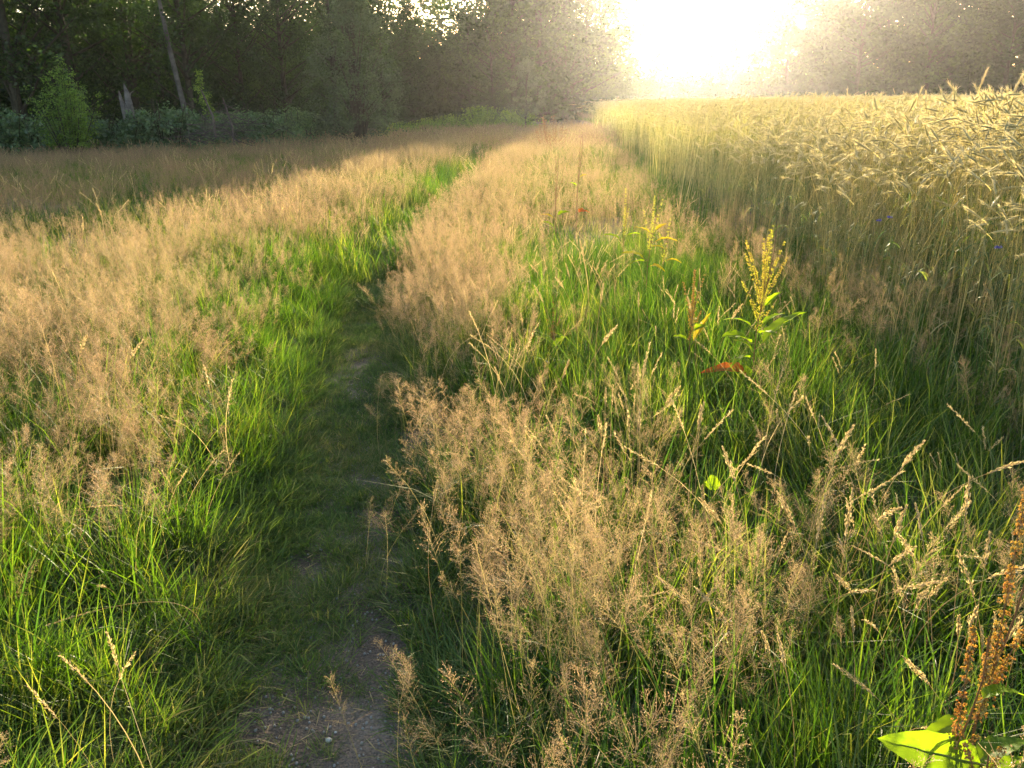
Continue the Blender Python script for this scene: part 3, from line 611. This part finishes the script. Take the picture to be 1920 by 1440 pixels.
# broken snag: splintered twin prongs
g_ = at_y(240, 200, 27.2); mb = MB()
mb.tube([[0, 0, 0], [0, 0, 1.2], [.05, 0, 1.7], [.03, 0, 2.1], [-.02, 0, 2.42]], [.22, .19, .13, .09, .012], 9)
mb.tube([[-.08, 0, 1.0], [-.16, .02, 1.6], [-.20, 0, 1.95], [-.23, 0, 2.2]], [.12, .09, .06, .01], 7)
sp = MB(); sp.tube([[.08, 0, 1.9], [.16, 0, 2.12], [.3, 0, 2.2]], [.03, .02, .006], 5)
o = thing('dead_snag', 'pale broken tree stump with two splintered prongs above the hedge', 'tree stump', (g_.x, 27.2, .05), scale=.92); obj('trunk', mb.mesh('snag', ['deadwood']), o); obj('splinter', sp.mesh('splinter', ['deadwood']), o)
# leaning pale trunk
g_ = at_y(352, 200, 29.5); mb = MB(); mb.tube([[0, 0, 0], [-.12, 0, 1.5], [-.32, 0, 3.2], [-.50, 0, 5.2], [-.6, 0, 8]], [.10, .09, .08, .06, .03], 8)
o = thing('birch_tree', 'slim pale leaning trunk in the shade right of the snag', 'tree', (g_.x, 29.5, 0)); obj('trunk', mb.mesh('trunk', ['palebark']), o)
f = MB(); leaf_cloud(f, [np.array([-.5 + R.normal(0, .8), R.normal(0, .8), R.uniform(4.2, 8)]) for _ in range(40)], R.uniform(.2, .5, 40), 40, .06, .11); obj('crown', f.mesh('crown', ['leaf']), o)
# brushwood pile
g_ = at_y(428, 200, 25.6); mb = MB()
for i in range(150):
    a = R.uniform(0, 2 * np.pi); c0 = np.array([R.normal(0, .55), R.normal(0, .25), abs(R.normal(.25, .22)) + .3]); dd = np.array([math.cos(a), .5 * math.sin(a), R.normal(0, .3)]); l = R.uniform(.4, 1.1)
    mb.tube([c0 - dd * l / 2, c0 + [0, 0, R.normal(0, .06)], c0 + dd * l / 2], R.uniform(.004, .014) * np.array([1, .8, .3]), 3)
o = thing('brushwood_pile', 'heap of dead brown twigs in front of the bramble hedge', 'brushwood', (g_.x - .2, 25.2, .25), scale=1.15); t_ = obj('twigs', mb.mesh('twigs', ['twig']), o, kind='stuff')
for k in ((-.1, -.1, .9, -.35, 0, 1.55), (.35, -.1, .7, .2, -.1, 1.35)):
    mb = MB(); mb.tube([[k[0], k[1], k[2] - .5], [k[0], k[1], k[2]], [k[3], k[4], k[5]]], [.04, .03, .015], 5); obj('branch', mb.mesh('branch', ['twig']), o)

# ================================================================== DOCK PLANTS and other single plants
def leaf_mesh(L, Wd, mat, droop=.5, wave=.035, fold=.25, petiole=.2):
    """broad leaf along +X from the origin, with a petiole, midrib fold and crinkled margin"""
    pe = MB(); mb = MB(); n, m_ = 13, 6; t = np.linspace(0, 1, n); prof = np.interp(t, [0, .06, .25, .5, .8, .94, 1], [.0, .62, 1, .92, .55, .22, 0]) * Wd / 2
    s = np.linspace(-1, 1, 2 * m_ + 1); T, S = np.meshgrid(t, s, indexing='ij')
    ph = R.uniform(0, 6); Xc = petiole * L + L * T; Yc = prof[:, None] * S * (1 + .09 * np.sin(T * 34 + ph + S * 2) * np.sin(T * 11 + ph) + .04 * np.sin(T * 61 + ph)); 
    Zc = .30 * L * T - droop * L * T ** 2 + fold * np.abs(Yc) + wave * Wd * np.sin(T * 19 + ph + S * 2.5) * np.abs(S) ** 1.5 + .012 * Wd * np.sin(T * 55) * (1 - np.abs(S))
    v = np.stack([Xc, Yc, Zc], -1).reshape(-1, 3); w_ = 2 * m_ + 1
    i = (np.arange(n - 1)[:, None] * w_ + np.arange(w_ - 1)[None]).ravel(); mb.add(v, np.stack([i, i + w_, i + w_ + 1, i + 1], 1), R.random(len(v)) * .2 + R.random() * .6)
    q = np.linspace(-petiole, .92, 8); tt = np.clip(q, 0, 1)
    mid_ = np.stack([petiole * L + L * q, 0 * q, .30 * L * q - droop * L * tt ** 2 - .001], 1); mid_[:, 2] += .0
    mid_ = np.vstack([[0, 0, 0], mid_[1:]]); pe.tube(mid_, np.linspace(.0022, .0006, len(mid_)) * (L / .18) ** .5, 4, .5, 0)
    return mb.mesh('leaf', [mat]), pe.mesh('petiole', ['dockstem' if mat in ('dockred', 'dockyellow') else 'stem'])
def leaf_part(o, *a, **k):
    b_, p_ = leaf_mesh(*a, **k); l = obj('leaf', b_, o); obj('petiole', p_, l); return l
def seed_head(L, mat, dens=1., w=.012, lean=(0, 0), gap=.14):
    mb = MB(); n = 9; t = np.linspace(0, 1, n); C = np.stack([lean[0] * t ** 1.3 * L, lean[1] * t ** 1.3 * L, L * t * (1 - .1 * (abs(lean[0]) + abs(lean[1])))], 1)
    mb.tube(C, np.linspace(.0018, .0006, n), 4, .5, 1)
    nw = int(L / .011); K = int(18 * dens)
    for j in range(nw):
        u = (j + .5) / nw
        if R.random() < gap: continue
        li = u * (n - 1); lo = min(int(li), n - 2); c = C[lo] + (C[lo + 1] - C[lo]) * (li - lo); rr = w * (1.08 - .75 * u) * R.uniform(.7, 1.15)
        d = unit(rdir(K, -.7, .25)); p = c + d * rr * R.uniform(.25, 1, (K, 1)) + np.array([0, 0, 1]) * R.normal(0, .002, (K, 1))
        d2 = unit(d * .4 + np.array([0, 0, -1]) + .4 * rdir(K)); mb.diamonds(p, d2, R.uniform(.004, .0068, K), .0046, perp(d2), R.random(K), 0)
        if u > .8 and R.random() < .4: continue
        sdn = perp(d2); mb.diamonds(p, d2, .0055, .0045, unit(np.cross(d2, sdn)), R.random(K), 0)
    return mb.mesh('seed_head', [mat, 'dockstem'])
def aim(o, base, d, roll=0.):
    """orient a part whose mesh runs along +X so that it points along d"""
    d = Vector(d).normalized(); o.location = base; q = d.to_track_quat('X', 'Z'); o.rotation_mode = 'QUATERNION'; from mathutils import Quaternion
    o.rotation_quaternion = q @ Quaternion((1, 0, 0), roll)
def dock(label, basepx, height, toplean, heads, leaves, seed='seedgreen', stemr=.004, base=None, y0=None):
    g_ = at_h(*basepx) if base is None else Vector(base); x0, y0 = g_.x, g_.y; z0 = zland(x0, y0) - .01
    o = thing('dock_plant', label, 'dock plant', (x0, y0, z0), group='dock plants')
    t = np.linspace(0, 1, 9); C = np.stack([toplean * t ** 1.4 + .008 * np.sin(t * 9), .02 * np.sin(t * 5), height * t], 1)
    mb = MB(); mb.tube(C, np.linspace(stemr, stemr * .35, 9), 7); obj('stem', mb.mesh('stem', ['dockstem']), o)
    def on(z): return Vector((np.interp(z, C[:, 2], C[:, 0]), np.interp(z, C[:, 2], C[:, 1]), z))
    for (z, L, lx, ly, dn) in heads:
        obj('seed_head', seed_head(L, seed, dn, .014 if seed != 'seedrust' else .013, (lx, ly), .14 if dn > .7 else .3), o, on(z))
    for (z, az, el, L, Wd, mat, droop) in leaves:
        l = leaf_part(o, L * 1.25, Wd * 1.35, mat, droop)
        if mat == 'dockred': l['label'] = 'orange red withering leaf'
        if mat == 'dockyellow': l['label'] = 'yellowing leaf'
        if mat == 'dockpale': l['label'] = 'silvery glinting leaf'
        a, e = math.radians(az), math.radians(el); aim(l, on(z), (math.cos(a) * math.cos(e), math.sin(a) * math.cos(e), math.sin(e)), R.uniform(-.3, .3))
    return o
# azimuth: 0 = right, 90 = away from the camera, 180 = left, -90 towards the camera
dock('tallest dock plant with broad bright green leaves in front of the rye', (1398, 825), 1.0, .05,
     [(.66, .32, .0, 0, .8), (.62, .32, -.28, .1, .8), (.62, .32, .22, -.1, .7), (.58, .28, .42, .1, .6), (.66, .30, -.14, -.2, .8), (.54, .22, -.45, 0, .5), (.68, .32, .1, .2, .7), (.50, .14, .4, -.3, .6), (.60, .3, -.36, -.1, .6), (.56, .24, .30, .3, .6)],
     [(.40, 8, 38, .20, .10, 'dockleaf', .35), (.43, 200, 25, .13, .07, 'dockleaf', .5), (.52, 15, 20, .10, .035, 'dockleaf', .3), (.50, 160, 30, .11, .045, 'dockleaf', .7), (.36, 200, 10, .09, .04, 'dockleaf', .8),
      (.60, 20, 35, .09, .03, 'dockleaf', .3), (.25, 184, 35, .15, .07, 'dockred', 1.0), (.25, 120, 40, .06, .035, 'dockleaf', .3), (.48, -60, 20, .09, .04, 'dockleaf', .6), (.38, 170, 50, .08, .04, 'dockleaf', .7)])
dock('rusty green dock left of the tallest dock with a twisted yellow leaf', (1285, 790), .80, .02,
     [(.46, .30, 0, 0, .9), (.44, .24, -.2, .1, .7), (.46, .26, .2, 0, .7), (.38, .17, .3, -.1, .6)],
     [(.34, 35, 35, .14, .035, 'dockyellow', .1), (.42, 20, 15, .07, .035, 'dockleaf', .5), (.37, 170, 15, .06, .03, 'dockleaf', .4), (.45, 60, 20, .06, .03, 'dockyellow', .5)], 'seedrust', .0032)
dock('dock with twin stems and yellow leaves farther back against the rye', (1205, 640), .95, .06,
     [(.58, .36, .05, 0, .8), (.55, .30, -.15, .1, .6), (.60, .32, .22, 0, .7)],
     [(.50, 185, 25, .13, .05, 'dockyellow', .5), (.50, 200, 0, .12, .05, 'dockleaf', .6), (.68, 190, 25, .10, .04, 'dockyellow', .4), (.62, 10, 15, .12, .05, 'dockyellow', .6), (.70, 10, 30, .07, .03, 'dockyellow', .4), (.46, -30, 10, .08, .04, 'dockyellow', .8)], 'seedgreen', .0035)
dock('slim second stem beside the twin stemmed dock', (1232, 640), .8, .05, [(.52, .28, .1, 0, .7), (.5, .2, -.2, 0, .5)], [(.5, 10, 10, .08, .04, 'dockyellow', .7), (.58, 170, 20, .07, .03, 'dockyellow', .5)], 'seedgreen', .003)
dock('small dock with one rounded glowing leaf in the middle of the grass', (1037, 765), .52, .01,
     [(.30, .24, .0, 0, .5), (.30, .16, -.3, 0, .4), (.30, .14, .3, 0, .4)],
     [(.25, 20, 35, .07, .055, 'dockleaf', .3), (.28, 165, 30, .06, .04, 'dockleaf', .5), (.16, 170, 12, .09, .022, 'dockpale', .2), (.14, 190, 5, .10, .02, 'dockyellow', .3), (.20, 150, 20, .06, .03, 'dockleaf', .9)], 'redweed', .0028)
dock('distant dock with dark spires and low green leaves', (1041, 490), 1.05, .02,
     [(.60, .42, .0, 0, .5), (.55, .30, .3, 0, .4)], [(.38, 185, 30, .11, .06, 'dockyellow', .5), (.42, 10, 20, .11, .07, 'dockleaf', .5), (.30, 170, 25, .12, .06, 'dockleaf', .4)], 'redweed', .005)
dock('distant tall thin dock with a red leaf', (1078, 490), 1.25, .06, [(.75, .48, .05, 0, .4)], [(.45, 20, 10, .10, .08, 'dockred', .6), (.8, 10, 30, .06, .04, 'dockyellow', .5), (.72, 190, 30, .07, .04, 'dockleaf', .5)], 'redweed', .005)
dock('pale green dock spire behind the twin stemmed dock', (1166, 560), .9, .02, [(.55, .33, .0, 0, .8), (.5, .22, .15, 0, .5)], [(.45, 180, 20, .12, .04, 'dockleaf', .4), (.48, 20, 10, .10, .04, 'dockleaf', .4)], 'seedgreen', .0035)
# two close docks at the lower right corner
def front_dock(label, px, yy, ztop, heads, leaves):
    b = at_y(px, 1300, yy); return dock(label, None, ztop, .0, heads, leaves, 'seedrust', .0035, base=(b.x, yy, 0))
front_dock('close rusty dock spire touching the right edge of the picture', 1858, 1.20, .94,
    [(.58, .40, -.02, 0, 1.3), (.50, .20, -.12, -.1, 1.2), (.48, .26, .28, 0, 1.2)],
    [(.47, 195, 10, .085, .028, 'dockleaf', .9), (.36, 20, 10, .10, .04  , 'dockleaf', .4)])
front_dock('shorter close rusty dock spire at the bottom right beside the big leaf', 1815, 1.17, .70,
    [(.44, .27, -.03, 0, 1.3), (.40, .10, .3, -.2, 1.2)], [(.56, 15, 20, .07, .026, 'dockleaf', .9)])
front_dock('bottom corner dock with a big glowing spotted leaf', 1860, 1.12, .50, [(.42, .10, .2, 0, 1.3), (.40, .12, -.3, .1, 1.2)],
    [(.40, 20, 30, .08, .04, 'dockleaf', .4)])
fd = bpy.context.scene.objects
fo = [o for o in fd if o.name.startswith('dock_plant')][-1]
pa, pb = at_h(1850, 1436, .47), at_h(1640, 1392, .50); base_ = pa - fo.location; l = leaf_part(fo, (pb - pa).length * .96, .078, 'dockspot', .25, petiole=.06); l['label'] = 'largest glowing leaf with small rust spots'; aim(l, base_, (pb - pa) + Vector((0, 0, .01)), -.9)
# low round leaf
b = at_h(1330, 1010, .1); o = thing('broadleaf_weed', 'low weed with one round glowing leaf amid the grass at lower right', 'weed', (b.x, b.y, zland(b.x, b.y)))
mb = MB(); mb.tube([[0, 0, 0], [0, 0, .2], [0, 0, .26]], [.002, .0015, .001], 5); obj('stem', mb.mesh('stem', ['stem']), o)
for az, L, z in ((80, .06, .25), (200, .045, .22), (-20, .04, .2)):
    l = leaf_part(o, L, L * .85, 'dockleaf', .2); aim(l, (0, 0, z), (math.cos(math.radians(az)), math.sin(math.radians(az)), .9))
# sorrel clump, brownish, far by the path
b = at_h(1040, 300, 0); o = thing('sorrel_clump', 'dark reddish brown weed clump at the edge of the rye in the distance', 'weed', (b.x, b.y, 0)); mb = MB()
for i in range(16):
    q = R.normal(0, .25, 2); hh = R.uniform(.7, 1.25); mb.tube([[q[0], q[1], 0], [q[0] * 1.3, q[1] * 1.3, hh * .5], [q[0] * 1.6, q[1] * 1.6, hh]], [.006, .005, .003], 3)
    K = 50; u = R.uniform(.4, 1, K); p = np.stack([q[0] * (1 + .6 * u), q[1] * (1 + .6 * u), hh * u], 1) + rdir(K) * .04; d_ = rdir(K); mb.diamonds(p, d_, .04, .02, perp(d_), R.random(K), 0)
obj('stem', mb.mesh('stem', ['redweed']), o)

# single tall seeding grasses that stand out
SK = []
for i in range(6):
    mb_s, mb_h = MB(), MB(); h = .8; ln = [.1, .25, .5, .35, .7, .15][i]; L = [.10, .12, .10, .14, .11, .16][i]
    t = np.linspace(0, 1, 14); C = np.stack([ln * t ** 2.6 * h, .03 * np.sin(3 * t), h * t * (1 - .3 * ln * t ** 2)], 1)
    mb_s.tube(C, np.linspace(.0014, .0007, 14), 4, .5)
    K = 120; s = R.random(K); li = (1 - s * L / h) * 13; lo = np.clip(li.astype(int), 0, 12); c = C[lo] + (C[lo + 1] - C[lo]) * (li - lo)[:, None]; ax = unit(C[lo + 1] - C[lo])
    wdt = .011 if i % 2 else .006; d = unit(ax + .45 * rdir(K)); c = c + perp(ax) * (wdt * np.sin(np.pi * np.clip(1 - s, .08, .95)) * R.random(K))[:, None] - d * .005
    mb_h.diamonds(c, d, .014, .0038, perp(d), R.random(K))
    SK.append((mb_s.mesh('stem', ['straw']), mb_h.mesh('seed_head', ['straw'])))
spec = [(185, 690, .62, 1), (205, 1080, .3, 1), (40, 935, .45, 4), (1745, 790, .75, 2), (1590, 835, .7, 3), (1455, 868, .66, 1), (808, 905, .55, 0), (1262, 1150, .42, 1), (1700, 830, .7, 4), (1550, 815, .72, 1),
        (1650, 830, .68, 1), (1330, 780, .6, 0), (1215, 705, .62, 0), (960, 700, .6, 0), (100, 640, .7, 3), (55, 850, .5, 2), (330, 1000, .4, 4), (60, 440, .9, 2), (155, 430, .85, 0), (200, 400, .9, 0), (500, 330, .9, 0), (565, 350, .9, 5),
        (1580, 955, .6, 1), (1620, 960, .62, 5), (1680, 1000, .6, 1), (1730, 985, .62, 3), (1770, 950, .65, 1), (1860, 940, .68, 1), (1830, 1040, .6, 2), (1890, 1050, .6, 5), (1560, 970, .6, 5), (1600, 1030, .5, 1), (1520, 1010, .5, 3), (1650, 1040, .52, 1), (1700, 1060, .5, 5),
        (1480, 980, .5, 2), (1625, 160, 1.75, 3), (1430, 930, .55, 1), (1310, 900, .52, 0), (1100, 470, .85, 0), (1165, 395, .95, 0), (1130, 560, .75, 0), (1080, 620, .7, 1)]
extra = [(float(R.uniform(1350, 1900)), float(R.uniform(960, 1300)), float(R.uniform(.38, .58)), int(R.integers(0, 6))) for _ in range(24)] + [(float(R.uniform(900, 1350)), float(R.uniform(480, 900)), float(R.uniform(.5, .7)), int(R.integers(0, 3))) for _ in range(18)]
for i, (px, py, h, kd) in enumerate(spec + extra):
    if py < 200: b = at_y(px, py, 7.0); h = b.z
    else: b = at_h(px, py, h)
    special = {0: ('tall straw coloured grass head standing over the meadow at left', None), 2: ('pale arched dry grass head at the left edge', None), 6: ('slim pale upright grass head just right of the footpath', None), 36: ('lone tall grass head rising above the rye against the dark wood', None)}
    lab, gp = special.get(i, ('dry seeding grass stalk standing out of the green grass', 'dry seeding grass stalks among the grass'))
    s = h / .8; rz = R.uniform(0, 6.28)
    o = thing('grass_stalk', lab, 'grass stalk', (b.x - (.35 * s * .3 * math.cos(rz) if kd in (2, 4) else 0), b.y, zland(b.x, b.y)), rz, gp, (min(1.05, s ** .4), min(1.05, s ** .4), s)); obj('stem', SK[kd][0], o); obj('seed_head', SK[kd][1], o)
# cornflowers in the rye
for i, (px, py, lab) in enumerate([(1668, 408, 'violet blue cornflower in the rye, the right one of a close pair'), (1648, 414, 'violet blue cornflower in the rye, the left one of a close pair'), (1872, 465, 'lone violet cornflower in the rye near the right edge')]):
    b = at_h(px, py, 1.2); b = at_y(px, py, rye_x(b.y) * 0 + [5.2, 5.2, 4.0][i]); o = thing('cornflower', lab, 'flower', (b.x, b.y, 0)); mb = MB(); mb.tube([[0, 0, 0], [.01, 0, b.z * .6], [0, 0, b.z]], [.002, .0015, .001], 4); obj('stem', mb.mesh('stem', ['stem']), o)
    mb = MB(); K = 26; d = rdir(K, -.1, .8); mb.diamonds(np.tile([0, 0, b.z], (K, 1)), d, .02, .009, perp(d), R.random(K)); obj('petals', mb.mesh('petals', ['blue']), o, kind='stuff')
# pebbles on the path
def pebble(px, py, w_, mat, label, name='pebble'):
    b = at_h(px, py, 0); mb = MB(); n, m_ = 10, 7; v = []
    for j in range(m_):
        ph = math.pi * (j + .001) / (m_ - 1 + .002)
        for i in range(n):
            a = 2 * math.pi * i / n; rr = 1 + .12 * math.sin(a * 2 + px) + .06 * math.sin(3 * a + ph * 2 + py); v.append([w_ / 2 * math.sin(ph) * math.cos(a) * rr, w_ / 2 * .75 * math.sin(ph) * math.sin(a) * rr, w_ / 2 * .55 * math.cos(ph)])
    q = [(j * n + i, j * n + (i + 1) % n, (j + 1) * n + (i + 1) % n, (j + 1) * n + i) for j in range(m_ - 1) for i in range(n)]
    mb.add(v, q, .5); o = obj(name, mb.mesh(name, [mat]), None, (b.x, b.y, zland(b.x, b.y) + w_ * .12), (0, 0, px), label=label, category='stone'); return o
pebble(615, 1377, .020, 'stone', 'largest white pebble lying on the bare soil of the path')
pebble(628, 1361, .009, 'stone', 'tiny white pebble just above the largest white pebble')
pebble(571, 1332, .014, 'greystone', 'grey pebble on the soil up and left of the white pebble')
pebble(686, 1341, .012, 'greystone', 'grey pebble at the right side of the path near the bottom')
pebble(548, 1412, .010, 'greystone', 'small grey pebble nearest the bottom of the path')
b = at_h(487, 1389); mb = MB(); mb.tube([[-.035, .01, .006], [-.01, -.002, .01], [.012, -.003, .008], [.04, -.02, .005]], [.003, .0035, .003, .001], 5)
obj('twig', mb.mesh('twig', ['bark']), None, (b.x, b.y, zland(b.x, b.y)), label='short brown twig lying on the soil of the path', category='twig')
# grit
mb = MB(); mb.tube([[-.001, 0, -.0012], [0, 0, -.001], [0, 0, .001], [0, 0, .0012]], [.0003, .0015, .0013, .0002], 5); g1 = mb.mesh('grit', ['greystone'])
mb = MB(); mb.diamonds(np.zeros((1, 3)), np.array([[1., 0, .05]]), .02, .0015, np.array([[0, 1., 0]]), np.array([.5])); mb.diamonds(np.array([[.01, .0, 0]]), np.array([[.7, .7, .1]]), .015, .001, np.array([[0, 1., 0]]), np.array([.2])); g2 = mb.mesh('dead_blade', ['straw'])
proto('grit', [g1, g1.copy(), g2])
x, y = field(.8, 5, 1500, lambda x, y, d: np.where(np.abs(d) < .42, .75, 0), xlim=2); n = len(x)
scatter('path_grit', 'grit', x, y, rots(n, .2), scls(n, .5, 3.2), 'fine grit and dead grass scraps on the bare soil of the path', 'gravel', z=land(x, y) + .002)

# ================================================================== HAZE (added for the sun's glow, stands in for lens glare)
mb = MB(); x0, x1, y0, y1, z0, z1 = -275, 275, -25, 345, -1.5, 26.
v = [(a, b, c) for c in (z0, z1) for b in (y0, y1) for a in (x0, x1)]
mb.add(v, [(0, 2, 3, 1), (4, 5, 7, 6), (0, 1, 5, 4), (2, 6, 7, 3), (0, 4, 6, 2), (1, 3, 7, 5)], .5)
me = mb.mesh('haze', [], False); me.materials.append(hz); obj('haze', me, kind='stuff', label='pale golden haze added over the meadow for the glow around the sun')
